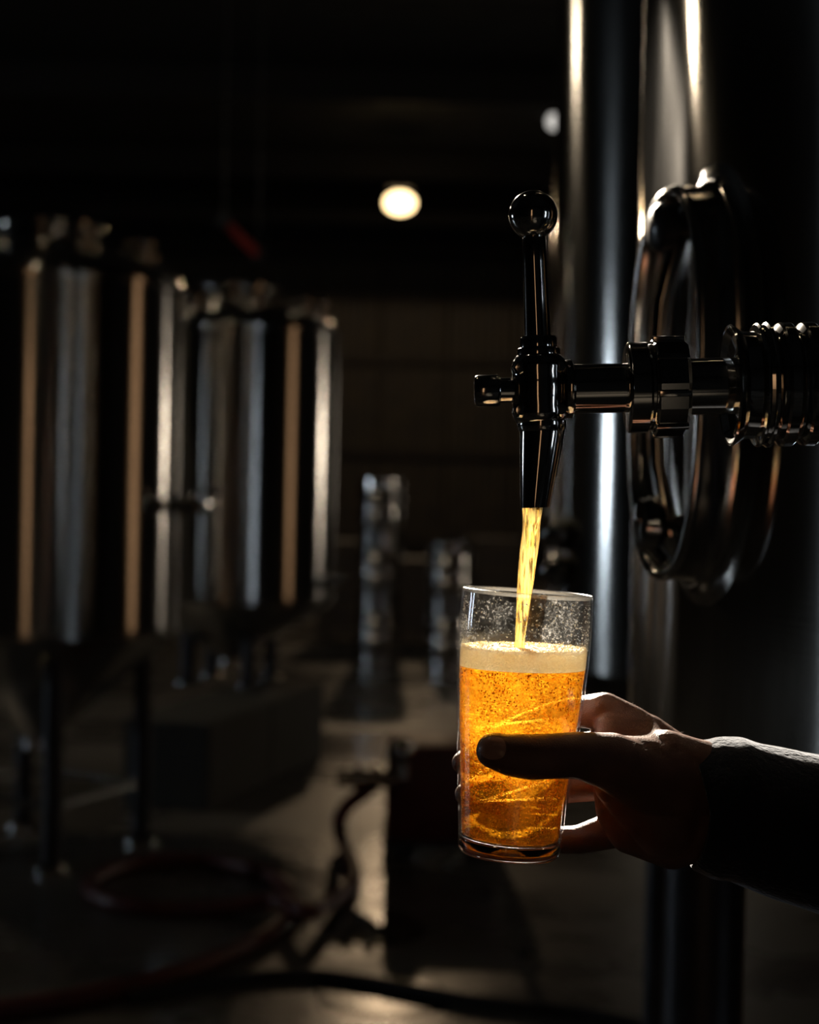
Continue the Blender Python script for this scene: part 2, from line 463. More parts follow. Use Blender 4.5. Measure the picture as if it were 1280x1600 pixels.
# ---------------------------------------------------------------- lamps
def pendant(pos, label, watts, col, r=0.05, sq=1.0):
    e = thing('pendant_lamp', label, 'lamp', Vector(pos), 'lamps hanging from the ceiling')
    MB().sphere((0, 0, 0), r, 16, (1, 1, sq)).build('bulb', glow('bulb_glow_%d' % int(watts*10), col, watts), e)
    MB().lathe([(0.02, .9*r), (0.026, r+.01), (0.026, r+.07), (0.012, r+.09)], 20).build('socket', PLASTIC, e)
    MB().lathe([(0.03, r+.05), (0.11, r+.02), (0.16, r-.005), (0.165, r-.02), (0.16, r-.01), (0.105, r+.015)], 32, cap0=False, cap1=False).build('lamp_shade', DARKMETAL, e)
    MB().tube([(0, 0, r+.08), (0, 0, ZT - pos[2])], 0.006, 8).build('cord', BLACKRUB, e)
    return e
def lamp_light(e, watts, col, z):
    l = bpy.data.lights.new('pendant_light', 'SPOT'); l.spot_size = math.radians(174); l.spot_blend = .08; l.energy = watts; l.color = col; l.shadow_soft_size = .08
    lo = bpy.data.objects.new('pendant_light', l); COL.objects.link(lo); lo.location = (0, 0, z); lo.parent = e
p1 = at(625, 317, 21.0)
pl = pendant(p1, 'glowing warm pendant globe hanging in the dark left of the tap lever', 5.0, (1.0, 0.70, 0.34), 0.19, .72)
lamp_light(pl, BULB_W, (1, .70, .42), -0.26)
pendant(at(865, 190, 20.0), 'small dim pale globe high up beside the right tank', 0.75, (1.0, 0.95, 0.88), 0.075, 1.25)
pl = pendant((-3.0, 8.1, 4.0), 'warm pendant lamp over the left row of tanks, outside the photo', 50, (1.0, 0.82, 0.56), 0.10)
lamp_light(pl, HALL_W, (1, .82, .6), -0.2)
pendant((-1.2, 2.6, 4.9), 'small warm pendant lamp above the photographer, outside the photo', 60, (1.0, 0.80, 0.52), 0.06)

# spotlight that lights the tap from behind
sp = thing('spotlight', 'black ceiling spotlight aimed at the tap from behind', 'lamp', KEY_POS)
aim = (H(890, 1200) - KEY_POS).normalized()
q = aim.to_track_quat('-Z', 'Y').to_matrix().to_4x4()
MB().lathe([(.02, .16), (.06, .155), (.07, .10), (.075, -.02), (.085, -.05), (.085, -.07), (.078, -.07), (.07, -.03)], 32, q, cap1=False).build('housing', DARKMETAL, sp)
MB().tube([q @ Vector((0, 0, .14)), Vector((0, 0, .3)), Vector((0, 0, ZT - KEY_POS.z))], .012, 10).build('stem', DARKMETAL, sp)
l = bpy.data.lights.new('spot_light', 'SPOT'); l.energy = KEY_W; l.color = (1.0, .87, .70); l.spot_size = math.radians(8.2); l.spot_blend = .85; l.shadow_soft_size = .065
lo = bpy.data.objects.new('spot_light', l); COL.objects.link(lo); lo.parent = sp; lo.matrix_local = q @ Matrix.Translation((0, 0, -.075))

# red pipe under the ceiling
rp = thing('overhead_pipe', 'short red pipe slanting under the dark ceiling above the tanks', 'pipe', at(378, 372, 10.5))
a_, b_ = at(350, 345, 10.4) - rp.location, at(404, 398, 10.6) - rp.location
MB().tube([a_, (a_+b_)/2, b_], .03, 16).build('pipe', simple('red_pipe', (.35, .03, .02), .5), rp)
for q_ in (a_, b_):
    MB().lathe([(.03, -.02), (.05, -.02), (.05, .02), (.03, .02)], 20, Matrix.Translation(q_) @ (b_-a_).to_track_quat('Z', 'Y').to_matrix().to_4x4()).build('flange', DARKMETAL, rp)
    MB().tube([q_, (q_.x, q_.y, ZT - rp.location.z)], .004, 6).build('hanger', BLACKRUB, rp)

# ---------------------------------------------------------------- tanks
def dish(Rr, z0, rise, kn):
    """profile of a dished head: knuckle of radius kn then a shallow dome"""
    pr = []
    for i in range(9):
        a = PI/2 * i / 8 * 0.82
        pr.append((Rr - kn + kn * math.cos(a), z0 + kn * math.sin(a)))
    r1, z1 = pr[-1]
    for i in range(1, 13):
        t = i / 12; pr.append((r1 * (1 - t) + .0005, z1 + rise * math.sin(t * PI / 2)))
    return pr
def triclamp(parent, p, d, r, ln, name='port'):
    m = Matrix.Translation(p) @ Vector(d).to_track_quat('Z', 'Y').to_matrix().to_4x4()
    o = MB().lathe([(r, -0.02), (r, ln-.012), (r*1.45, ln-.008), (r*1.45, ln+.008), (r*.9, ln+.014), (r*.5, ln+.03), (.001, ln+.034)], 24, m).build(name, POLISH, parent)
    c = MB().lathe([(r*1.5, ln-.014), (r*1.75, ln-.01), (r*1.75, ln+.01), (r*1.5, ln+.014)], 24, m, False, False)
    c.sphere(m @ Vector((r*1.9, 0, ln)), r*.35, 8)
    c.build('clamp', POLISH, o); return o
def side_valve(parent, p, d, s=1.0):
    m = Matrix.Translation(p) @ Vector(d).to_track_quat('Z', 'Y').to_matrix().to_4x4() @ Matrix.Scale(s, 4)
    o = MB().lathe([(.022, -.03), (.022, .03), (.04, .034), (.04, .05), (.022, .054), (.022, .08), (.03, .085), (.03, .14), (.02, .145), (.02, .18), (.001, .182)], 24, m).build('valve', POLISH, parent)
    h = MB().tube([m @ Vector((0, 0, .11)), m @ Vector((0, .05, .11)), m @ Vector((0, .06, .17)), m @ Vector((0, .06, .22))], .008*s, 8)
    h.sphere(m @ Vector((0, .06, .225)), .018*s, 8); h.build('valve_handle', POLISH, o); return o
def fermenter(c, Rr, z0, z1, label, legs, leg_top, base_z=0.0, ports=(), valves=(), cone=.42):
    e = thing('fermenter_tank', label, 'tank', Vector((c[0], c[1], base_z)), 'conical tanks on the left')
    z0 -= base_z; z1 -= base_z
    body = MB().lathe([(Rr, z0), (Rr, z0 + (z1-z0)*.33), (Rr, z0 + (z1-z0)*.66), (Rr, z1)] + dish(Rr, z1, Rr*.22, Rr*.14)[1:], 160, cap0=False)
    shell = body.build('shell', STEEL, e)
    MB().lathe([(Rr, z0), (Rr-.02, z0-.03), (.09, z0-cone), (.06, z0-cone-.02), (.06, z0-cone-.06), (.001, z0-cone-.06)], 96, cap0=False).build('cone', STEEL, e)
    for z in (z0 + .012, z1 - .004):
        MB().lathe([(Rr-.002, z-.012), (Rr+.006, z-.009), (Rr+.007, z+.009), (Rr-.002, z+.012)], 160, cap0=False, cap1=False).build('weld_band', POLISH, e)
    for a, rr in legs:
        x, y = rr*math.cos(a), rr*math.sin(a)
        lg = MB().tube([(x, y, .03), (x, y, leg_top - base_z)], .038, 20).build('leg', DARKMETAL, e)
        MB().lathe([(.065, 0), (.065, .018), (.03, .03), (.03, .06)], 24, Matrix.Translation((x, y, 0))).build('foot', POLISH, lg)
    n = len(legs)
    for i in range(n):
        (a, r1), (b, r2) = legs[i], legs[(i+1) % n]
        MB().tube([(r1*math.cos(a), r1*math.sin(a), .24), (r2*math.cos(b), r2*math.sin(b), .24)], .016, 10).build('stretcher', STEEL, e)
    for a, rr, ln in ports:
        zt = z1 + Rr*.14*.9 + Rr*.22*math.sin((1-min(rr/Rr/.9, 1))*PI/2)
        triclamp(e, (rr*math.cos(a), rr*math.sin(a), zt), (0, 0, 1), .035, ln)
    for a, z, s in valves:
        d = Vector((math.cos(a), math.sin(a), 0)); side_valve(e, d*Rr + Vector((0, 0, z-base_z)), d, s)
    # raised ring round the top hatch
    MB().lathe([(.2, z1+Rr*.28), (.2, z1+Rr*.42), (.235, z1+Rr*.425), (.235, z1+Rr*.45), (.15, z1+Rr*.47), (.001, z1+Rr*.5)], 48, cap0=False).build('top_hatch', POLISH, e)
    return e
C1 = at(62, 1000, 6.8); C2 = at(360, 1000, 9.1)
ztop1 = at(62, 425, 6.3).z; zbot1 = at(62, 1000, 6.3).z
ztop2 = at(360, 508, 8.6).z; zbot2 = at(360, 945, 8.6).z
R1 = 213 / FPX * 6.8; R2 = 160 / FPX * 9.1
d20 = math.radians(20)
fermenter((C1.x, C1.y), R1, zbot1, ztop1, 'large brushed steel conical tank nearest the left edge', [(d20 + k*PI/2, .42) for k in range(4)], zbot1 - .05,
          ports=[(-.2, .40, .06), (-.9, .3, .05), (.5, .42, .05)], valves=[(-.35, 1.38, 1.1)])
BASEZ = 0.40
fermenter((C2.x, C2.y), R2, zbot2, ztop2, 'smaller brushed steel conical tank behind and right of the nearest one', [(math.radians(30) + k*PI/2, .24) for k in range(4)], zbot2 - .12, BASEZ,
          ports=[(-2.6, .38, .06), (-2.0, .42, .05), (-.5, .42, .05), (-.1, .45, .07), (-1.2, .36, .04)], valves=[(-.3, at(515, 905, 9.0).z, .8)], cone=.30)
# tag plate on the near tank
n_ = Vector((.18, -.98, 0)).normalized()
# concrete plinth under the second tank
pa = onfloor(325, 1270); pb = onfloor(505, 1182)
dr = (pb - pa).normalized(); sd = Vector((-dr.y, dr.x, 0)); ang = math.atan2(dr.y, dr.x)
pm = Matrix.Translation(pa) @ Matrix.Rotation(ang, 4, 'Z')
pln = thing('plinth', 'pale concrete plinth under the second steel tank', 'plinth', pm)
L_ = (pb - pa).length
for k in range(2):
    MB().box((k*L_/2+.004, 0, 0), ((k+1)*L_/2-.004, 0.42, BASEZ), bev=.012).build('block', CONCBLOCK, pln, smooth=False)

# kegs stacked at the back
def keg_parts(e, first=[None]):
    if first[0] is None:
        r, h = .19, .50
        pr = [(.02, .03), (.13, .02), (.16, .05), (r-.012, .09), (r, .12), (r, .17), (r+.008, .18), (r+.008, .2), (r, .21), (r, .30), (r+.008, .31), (r+.008, .33), (r, .34), (r, .39), (r-.012, .42), (.15, .46), (.05, .465)]
        a = mesh('body', *(lambda q: (q.v, q.f))(MB().lathe(pr, 48)))
        b, b2 = [mesh('chime', *(lambda q: (q.v, q.f))(MB().lathe([(r-.02, z0), (r-.008, z0), (r-.008, z1), (r-.02, z1), (r-.02, z0)], 48, cap0=False, cap1=False))) for z0, z1 in ((0, .08), (.42, .5))]
        c = mesh('spear', *(lambda q: (q.v, q.f))(MB().lathe([(.045, .46), (.045, .475), (.03, .478), (.03, .488), (.001, .488)], 24)))
        first[0] = (a, b, c, b2)
    for me, nm in zip(first[0], ('body', 'chime', 'spear', 'chime')): link(nm, me, STEEL if nm == 'body' else POLISH, e)
for px, Y, n, nm in ((592, 14.0, 3, 'keg stack in the gap right of the tanks'), (703, 13.6, 2, 'keg pair behind the pint glass')):
    x = at(px, 900, Y).x
    words = ['bottom', 'middle', 'top'] if n == 3 else ['lower', 'upper']
    for k in range(n):
        e = thing('beer_keg', '%s steel keg of the %s' % (words[k], nm), 'keg', Vector((x, Y, k * .50)), 'kegs stacked by the far wall')
        keg_parts(e)

# dark crates behind the kegs
CRATE = simple('stained_crate_wood', (.055, .038, .024), .75, 0, .3, 9)
for px, w2, hh, nm in ((545, .6, .95, 'dark slatted wooden crate left of the keg stack'), (660, .62, .8, 'dark slatted wooden crate between the kegs'), (775, .6, 1.0, 'dark slatted wooden crate behind the pint glass')):
    c = at(px, 1000, 15.2)
    e = thing('storage_crate', nm, 'crate', Vector((c.x, 15.2, 0)), 'crates by the far wall')
    MB().box((-w2/2+.02, .02, .1), (w2/2-.02, .78, hh-.02)).build('liner', DARKMETAL, e, smooth=False)
    for k in range(5):
        z = .1 + (hh-.1)*k/5
        MB().box((-w2/2, 0, z+.01), (w2/2, .02, z + (hh-.1)/5 - .01), bev=.003).build('slat', CRATE, e, smooth=False)
    for sx in (-w2/2+.05, w2/2-.05):
        MB().box((sx-.05, -.02, 0), (sx+.05, 0, hh), bev=.003).build('post', CRATE, e, smooth=False)
        MB().box((sx-.05, 0, 0), (sx+.05, .8, .1), bev=.003).build('runner', CRATE, e, smooth=False)

# second big tank on the right, behind
YB2 = 4.05
xl = at(853, 750, YB2).x
RB = .62
CB = Vector((xl + RB * 1.01, YB2, 0))
zb = at(945, 1052, 3.75).z
tb = thing('brite_tank', 'steel tank with a bright cold highlight standing behind the pint glass', 'tank', CB)
MB().lathe([(RB-.03, zb-.035), (RB, zb), (RB, 2.2), (RB, 3.2)] + dish(RB, 3.4, .14, .09)[1:], 200, cap0=False).build('shell', STEEL_B, tb)
MB().lathe([(RB-.03, zb-.035), (.12, zb-.42), (.06, zb-.44), (.06, zb-.5), (.001, zb-.5)], 96, cap0=False).build('cone', STEEL_B, tb)
for a in (.6, 2.2, 3.75, 5.3):
    x, y = .45*math.cos(a), .45*math.sin(a)
    lg = MB().tube([(x, y, .03), (x, y, zb-.1)], .035, 20).build('leg', DARKMETAL, tb)
    MB().lathe([(.065, 0), (.065, .018), (.03, .03), (.03, .06)], 24, Matrix.Translation((x, y, 0))).build('foot', POLISH, lg)
for py in (830, 885):
    pz = at(855, py, YB2).z; d = Vector((-.96, -.28, 0))
    triclamp(tb, d*RB*.99 + Vector((0, 0, pz)), d, .022, .025)

# big tank with the oval manway; the tap is mounted on its side
YL = 1.7
RA = 1.2
lid_c = at(1037, 600, YL)
vdir = Vector((ray(1037, 600).x, ray(1037, 600).y, 0)).normalized()
left = Vector((-vdir.y, vdir.x, 0))
th = math.radians(69.3); PROT = .045
nA = left * math.sin(th) - vdir * math.cos(th)
CA = lid_c - nA * (RA + PROT); CA.z = 0
zA0 = at(990, 1120, 1.9).z - .02
ta = thing('manway_tank', 'huge steel tank with an oval manway filling the right side', 'tank', CA)
MB().lathe([(RA-.04, zA0-.03), (RA, zA0), (RA, 2.0), (RA, 3.0)] + dish(RA, 4.2, .25, .15)[1:], 360, cap0=False).build('shell', STEEL_A, ta)
MB().lathe([(RA-.04, zA0-.03), (.2, zA0-.75), (.08, zA0-.8), (.08, zA0-.9), (.001, zA0-.9)], 160, cap0=False).build('cone', STEEL_A, ta)
lp = at(1020, 1500, 2.1) - CA
aL = math.atan2(lp.y, lp.x)
for k in range(4):
    x, y = 1.1*math.cos(aL + k*PI/2), 1.1*math.sin(aL + k*PI/2)
    lg = MB().tube([(x, y, .03), (x, y, zA0+.0)], .05, 28).build('leg', DARKMETAL, ta)
    MB().lathe([(.09, 0), (.09, .02), (.045, .035), (.045, .07)], 28, Matrix.Translation((x, y, 0))).build('foot', POLISH, lg)
# manway frame: local u (tangent), v (up), n (normal)
uA = Vector((0, 0, 1)).cross(nA).normalized()
def mw(u, v, wn): return uA*u + Vector((0, 0, lid_c.z + v)) + nA*(RA + wn)
A_, B_ = .088, .184          # half width, half height of the opening
def oval(a, b, n=96, pw=2.35):
    o = []
    for j in range(n):
        t = 2*PI*j/n; c, s = math.cos(t), math.sin(t)
        o.append((a*math.copysign(abs(c)**(2/pw), c), b*math.copysign(abs(s)**(2/pw), s)))
    return o
def ov_ring(grow, wn, surf=False):
    r = []
    for u, v in oval(A_+grow, B_+grow):
        base = math.sqrt(RA*RA - u*u) - RA
        r.append(mw(u, v, base + wn if surf else wn))
    return r
mwo = bpy.data.objects.new('manway', None); COL.objects.link(mwo); mwo.parent = ta
rs = [ov_ring(.042, -.003, True), ov_ring(.036, .0004, True), ov_ring(.028, .002, True), ov_ring(.021, .005, True), ov_ring(.015, .011, True), ov_ring(.012, .020, True), ov_ring(.011, PROT-.008),
      ov_ring(.012, PROT-.002), ov_ring(.009, PROT+.003), ov_ring(.003, PROT+.003), ov_ring(0, PROT-.001), ov_ring(-.001, PROT-.03)]
MB().rings(rs, False, False).build('neck', STEEL_A, mwo, sharp=60)
rs = [ov_ring(-.0015, PROT-.026), ov_ring(-.004, PROT-.018), ov_ring(-.010, PROT-.018), ov_ring(-.012, PROT-.026)]
MB().rings(rs, False, False).build('gasket', GASKET, mwo)
rs = [ov_ring(-.011, PROT-.026)]
for k in range(1, 8):
    t = k/8; rs.append([mw(u*(1-t), v*(1-t), PROT-.026 + .012*(1-(1-t)**2)) for u, v in oval(A_-.012, B_-.012)])
MB().rings(rs, False, True).build('hatch_door', POLISH, mwo)
# yoke bar with knobs
def loc(u, v, wn): return mw(u, v, wn)
yb = MB(); yb.tube([loc(0, -.15, PROT-.012), loc(0, -.08, PROT+.004), loc(0, .0, PROT+.008), loc(0, .08, PROT+.004), loc(0, .15, PROT-.012)], .009, 12)
yb.build('yoke_bar', CHROME, mwo)
mk = Matrix.Translation(loc(0, .155, PROT-.02)) @ nA.to_track_quat('Z', 'Y').to_matrix().to_4x4()
MB().lathe([(.012, 0), (.012, .012), (.022, .014), (.024, .03), (.018, .036), (.001, .038)], 24, mk).build('latch_knob', PLASTIC, mwo)
mk = Matrix.Translation(loc(0, -.14, PROT-.02)) @ nA.to_track_quat('Z', 'Y').to_matrix().to_4x4()
MB().lathe([(.010, 0), (.010, .02), (.024, .022), (.028, .03), (.024, .042), (.001, .045)], 24, mk).build('clamp_knob', CHROME, mwo)
h = MB(); h.tube([loc(0, -.135, PROT+.02), loc(0, -.155, PROT+.018), loc(0, -.175, PROT-.005)], [.010, .007, .006], 12); h.build('hinge_pin', CHROME, mwo)

# ---------------------------------------------------------------- pump, hoses, puddles
pmp_o = onfloor(660, 1345)
pump = thing('transfer_pump', 'dark red transfer pump standing on the wet floor behind the glass', 'pump', Vector((pmp_o.x, pmp_o.y, 0)))
px_l = at(600, 1345, pmp_o.y).x - pmp_o.x
zt = at(640, 1165, pmp_o.y).z
MB().box((px_l, 0, .07), (px_l + .46, .40, zt), bev=.03).build('housing', REDPAINT, pump)
MB().box((px_l-.01, -.01, .05), (px_l+.47, .41, .075), bev=.006).build('chassis', DARKMETAL, pump)
for sx in (px_l + .07, px_l + .39):
    for sy in (.06, .34):
        wl = MB().lathe([(.02, -.018), (.042, -.02), (.05, -.012), (.05, .012), (.042, .02), (.02, .018)], 24, Matrix.Translation((sx, sy, .05)) @ Matrix.Rotation(PI/2, 4, 'X')).build('wheel', BLACKRUB, pump)
MB().tube([(px_l+.40, .05, zt-.02), (px_l+.40, .05, zt+.20), (px_l+.40, .08, zt+.24), (px_l+.40, .32, zt+.24), (px_l+.40, .35, zt+.2), (px_l+.40, .35, zt-.02)], .013, 12).build('push_handle', DARKMETAL, pump)
# inlet fitting
fz = at(622, 1215, pmp_o.y).z
fit = MB().lathe([(.035, -.03), (.035, .03), (.058, .034), (.058, .058), (.035, .062), (.035, .1), (.05, .104), (.05, .13), (.032, .134)], 28, Matrix.Translation((px_l+.01, -.03, fz)) @ Matrix.Rotation(-PI/2, 4, 'Y')).build('inlet_fitting', POLISH, pump)
MB().tube([(px_l+.06, -.02, fz), (px_l+.06, -.02, fz+.09)], .03, 16).sphere((px_l+.06, -.02, fz+.11), .05, 10).build('gauge_head', POLISH, pump)

hz = .029
def fl(px, py, z=hz): return onfloor(px, py, z)
fy = pmp_o.y
fitp = Vector((pmp_o.x + px_l - .12, pmp_o.y - .03, fz))
hp = [fl(-60, 1590), fl(0, 1577), fl(150, 1553), fl(300, 1513), fl(415, 1462), fl(462, 1418), fl(438, 1376), fl(380, 1354), fl(300, 1342), fl(200, 1352), fl(140, 1382), fl(170, 1408), fl(250, 1420), fl(350, 1417), fl(435, 1408, .06), fl(480, 1424, .085),
      fl(520, 1408, .05), fl(552, 1380), fl(548, 1345), fl(533, 1308, .05), at(531, 1280, fy-.05), at(545, 1256, fy-.03), at(575, 1232, fy-.03), fitp]
hs = thing('brewery_hose', 'dark red hose looping over the floor to the pump', 'hose', Vector((fl(300, 1420).x, fl(300, 1420).y, 0)))
MB().tube([p - hs.location for p in spline(hp, 10)], hz, 16).build('hose_body', RUBBER, hs)
MB().lathe([(.033, 0), (.036, .01), (.036, .06), (.033, .07)], 20, Matrix.Translation(fitp - hs.location) @ Matrix.Rotation(-PI/2, 4, 'Y')).build('hose_end', POLISH, hs)
hz2 = .017
cp = [onfloor(x, y, hz2) for x, y in ((200, 1560), (300, 1540), (400, 1526), (480, 1522), (560, 1530), (640, 1545), (720, 1560), (800, 1570), (900, 1580), (1000, 1600))]
cb = thing('floor_cable', 'thin dark cable lying across the floor at the bottom of the photo', 'cable', Vector((cp[4].x, cp[4].y, 0)))
MB().tube([p - cb.location for p in spline(cp, 8)], hz2, 12).build('cable_body', BLACKRUB, cb)
WATER = simple('water_film', (.02, .018, .015), .22, 0, .1, 30, .05)
for i, (x, y, rx, ry, nm) in enumerate(((585, 1335, .075, .34, 'long shiny puddle on the floor left of the pump'), (585, 1450, .17, .26, 'wide wet patch on the floor in front of the pump'), (600, 1555, .20, .20, 'wet patch on the floor crossed by the cable'),
                               (762, 1395, .03, .09, 'thin water streak on the floor under the glass'), (822, 1490, .025, .06, 'small water streak on the floor near the tank leg'))):
    c = onfloor(x, y); v = []; n = 48
    for lay in (0.0, .0025):
        for j in range(n):
            t = 2*PI*j/n; q = 1 + .35*noise.noise(Vector((math.cos(t)*1.3 + i*7, math.sin(t)*1.3, 0)))
            s = 1 if lay == 0 else .96
            v.append((rx*q*s*math.cos(t), ry*q*s*math.sin(t), lay))
    f = [tuple(range(n-1, -1, -1)), tuple(range(n, 2*n))] + [(j, (j+1) % n, n+(j+1) % n, n+j) for j in range(n)]
    o = link('puddle', mesh('puddle', v, f, False), WATER); o.location = (c.x, c.y, .0005); tag(o, nm, 'puddle', 'water on the floor')

# ---------------------------------------------------------------- beer tap
TM = frame(H(843, 609), -1.2)
tap = thing('beer_tap', 'dark chrome beer tap with ball lever, mounted on the big tank', 'tap', TM)
def T(px, py, d=0): return Vector(((px - 843) * K, d, (609 - py) * K))
def lat(prof, n=48, name='x', mat=CHROME, horiz=True, parent=tap, sharp=35, shift=(0, 0, 0)):
    """prof: (radius px, x px from 843) along x, or (radius px, up px) along z"""
    m = Matrix.Translation(shift)
    if horiz: m = m @ Matrix.Rotation(PI/2, 4, 'Y')
    return MB().lathe([(r*K, z*K) for r, z in prof], n, m).build(name, mat, parent, sharp=sharp)
# lever
kn = MB().sphere(T(839, 336), 38.5*K, 28)
kn.build('knob', CHROME, tap)
sh = MB(); sh.rings([[T(843 + cx, 609 - z) + Vector((r*K*math.cos(2*PI*j/40), r*K*math.sin(2*PI*j/40), 0)) for j in range(40)] for r, z, cx in
   ((12, 243, -3.5), (17, 239, -3.5), (18.5, 236, -3.5), (18.6, 200, -3), (19.5, 140, -2), (20.8, 84, -1), (22, 76, 0), (22, 70, 0))])
sh.build('lever', CHROME, tap)
lat([(20, 84), (27, 83), (29, 80), (29, 66), (33, 64), (34, 60), (34, 52), (30, 48)], 40, 'lever_collar', CHROME, False)
# valve body: vertical barrel with a bulged cross
bd = MB().lathe([(r*K, z*K) for r, z in ((24, 58), (34, 54), (41, 46), (44, 34), (42, 26), (44, 12), (45, 0), (44, -12), (42, -26), (44, -36), (41, -46), (36, -52), (28, -55))], 48)
bd.build('valve_body', CHROME, tap)
for sx in (-1, 1):
    for sz in (-1, 1):
        for sy in (-1, 1):
            m = Matrix.Translation(Vector((sx*31, sy*20, sz*33)) * K)
            MB().lathe([(9*K, -13*K), (11.5*K, -10*K), (11.5*K, 9*K), (8*K, 13*K), (.1*K, 14*K)], 6 if sz > 0 else 20, m @ Matrix.Rotation(PI/2*(-sy), 4, 'X')).build('bolt', CHROME, tap, sharp=30)
# plug on the left
lat([(1, -102), (18, -102), (23, -100), (25, -96), (25, -66), (23, -62), (20, -61), (20, -40), (26, -38), (30, -34)], 40, 'end_plug')
# spout
sc = MB(); n = 48
def ringz(r, px, py): return [T(px, py) + Vector((r*K*math.cos(2*PI*j/n), r*K*math.sin(2*PI*j/n), 0)) for j in range(n)]
sc.rings([ringz(30, 845, 655), ringz(38, 846, 658), ringz(38.5, 846, 662), ringz(38, 846, 671), ringz(36, 846, 674)]); sc.build('spout_collar', CHROME, tap)
sc = MB(); sc.rings([ringz(35, 846, 673), ringz(35.5, 846.3, 677), ringz(31, 841, 725), ringz(24.5, 834, 785), ringz(23.5, 833, 793), ringz(20.5, 833, 793), ringz(19.5, 834, 770), ringz(20, 836, 740)])
sc.build('spout', CHROME, tap)
# pipe, coupling and shank
lat([(30, 36), (44, 40), (46, 44), (46, 50), (38.5, 54), (38.5, 139)], 48, 'stem_pipe')
lat([(40, 136), (66, 136), (71, 139), (71, 166), (68, 170), (68, 174), (72, 175), (72, 178)], 40, 'lock_ring')
hx = MB().lathe([(r*K, z*K) for r, z in ((60, 174), (72, 175), (77, 180), (77, 222), (72, 228), (50, 228))], 12, Matrix.Rotation(PI/2, 4, 'Y')); hx.build('coupling_nut', CHROME, tap, sharp=20)
for j in range(8):
    a = 2*PI*j/8 + .2
    MB().box((176*K, -5*K, 72*K), (226*K, 5*K, 80*K), Matrix.Rotation(a, 4, 'X'), 1.5*K).build('nut_rib', CHROME, tap)
lat([(44, 226), (44.5, 306)], 48, 'shank_pipe')
lat([(44, 306), (60, 312), (80, 306), (90, 297), (94, 296), (95.5, 299), (91, 306), (85, 314), (84, 322), (84, 334), (94, 336), (97, 339), (97, 342), (93, 345), (94, 350), (98, 353), (98, 357), (90, 361), (86, 366)], 64, 'flange', sharp=25)
endx = 0.62 / K
pr = [(80, 362)]; x = 366
while x < 560:
    pr += [(86, x), (95, x+6), (97, x+10), (97, x+24), (93, x+29), (86, x+33)]; x += 36
xt = CA.x - math.sqrt(max(RA*RA - (H(843, 609).y - CA.y)**2, 0))
pr += [(80, x), (80, (xt - H(843, 609).x) / K + 2)]
lat(pr, 64, 'ribbed_shank', sharp=25)

# ---------------------------------------------------------------- pint glass, beer, foam, stream
GM = frame(H(795, 1334), 4.2)
TILT = math.tan(math.radians(2.3))
def prof_r(z):
    pts = [(0, 74), (4, 78), (12, 80), (30, 80.7), (110, 88.5), (210, 97), (300, 103.5), (350, 104.3), (411, 102.5)]
    for (a, ra), (b, rb) in zip(pts, pts[1:]):
        if z <= b:
            t = (z - a) / (b - a); return ra + (rb - ra) * t
    return pts[-1][1]
gl = thing('pint_glass', 'straight pint glass of amber beer held under the tap', 'glass', GM)
N_ = 128
wallT = 4.6
outer = [(prof_r(z)*K, z*K) for z in (22, 40, 70, 110, 150, 190, 230, 270, 300, 325, 350, 380, 405)]
rim = [((prof_r(409) - .6)*K, 409*K), ((prof_r(411) - wallT/2)*K, 411.5*K), ((prof_r(409) - wallT + .6)*K, 409*K)]
inner = [((prof_r(z) - wallT)*K, z*K) for z in (405, 380, 350, 325, 300, 270, 230, 190, 150, 110, 70, 40, 29)]
MB().lathe(outer, N_, cap0=False, cap1=False).build('glass_wall', GLASSW, gl, sharp=80)
MB().lathe(inner, N_, cap0=False, cap1=False).build('inner_wall', GLASSW, gl, sharp=80)
MB().lathe([outer[-1]] + rim + [inner[0]], N_, cap0=False, cap1=False).build('rim', RIMG, gl, sharp=180)
bz = [((prof_r(z))*K, z*K) for z in (22, 12, 4)] + [(74*K, 0), (66*K, -.5*K), (60*K, 2*K), (30*K, 4*K), (.5*K, 4.5*K)]
top = [(.5*K, 23*K), (40*K, 23.4*K), (66*K, 25*K), ((prof_r(29)-wallT)*K, 29*K)]
MB().lathe(top + [((prof_r(27)-1)*K, 26*K)] + bz, N_, cap0=False, cap1=False).build('glass_base', GLASSB, gl, sharp=80)
def lvl(x, z): return z - x * TILT * -1
ZB, ZF = 292, 322                     # beer surface, foam surface (px above the base)
be = thing('beer', 'glowing amber beer with rising bubbles inside the pint glass', 'beer', GM)
rs = []
for z in [24.5, 26, 30] + [30 + (ZB - 30) * i / 24 for i in range(1, 25)]:
    rr = {24.5: 50, 26: 68}.get(z, prof_r(z) - wallT - .8); row = []
    for j in range(N_):
        a = 2*PI*j/N_; x = rr*math.cos(a); zz = z + (x*TILT) * max(0, (z - 30) / (ZB - 30))
        row.append(Vector((x*K, rr*K*math.sin(a), zz*K)))
    rs.append(row)
MB().rings(rs).build('liquid', BEER, be, sharp=80)
bub = []
rnd = random.Random(3)
while len(bub) < 11000:
    z = rnd.uniform(30, ZB - 2); a = rnd.uniform(0, 2*PI)
    ed = rnd.random()
    q = 1 - (0 if ed < .7 else .5) * rnd.random()**2
    rr = (prof_r(z) - wallT - 1.2) * q
    p = Vector((rr*math.cos(a), rr*math.sin(a), z))
    d = noise.noise(p * .018 + Vector((3, 1, 9))) + .6*noise.noise(p * .05)
    if d < rnd.uniform(-.55, .35): continue
    s = rnd.choice((.7, .8, .95, 1.1, 1.3, 1.7)) * (.9 if ed < .6 else .75)
    bub.append((Vector((p.x*K, p.y*K, (p.z + p.x*TILT*(z-30)/(ZB-30))*K)), s*K))
o = link('bubbles', mesh('bubbles', *balls(bub)), BUBBLE, be, kind='stuff')
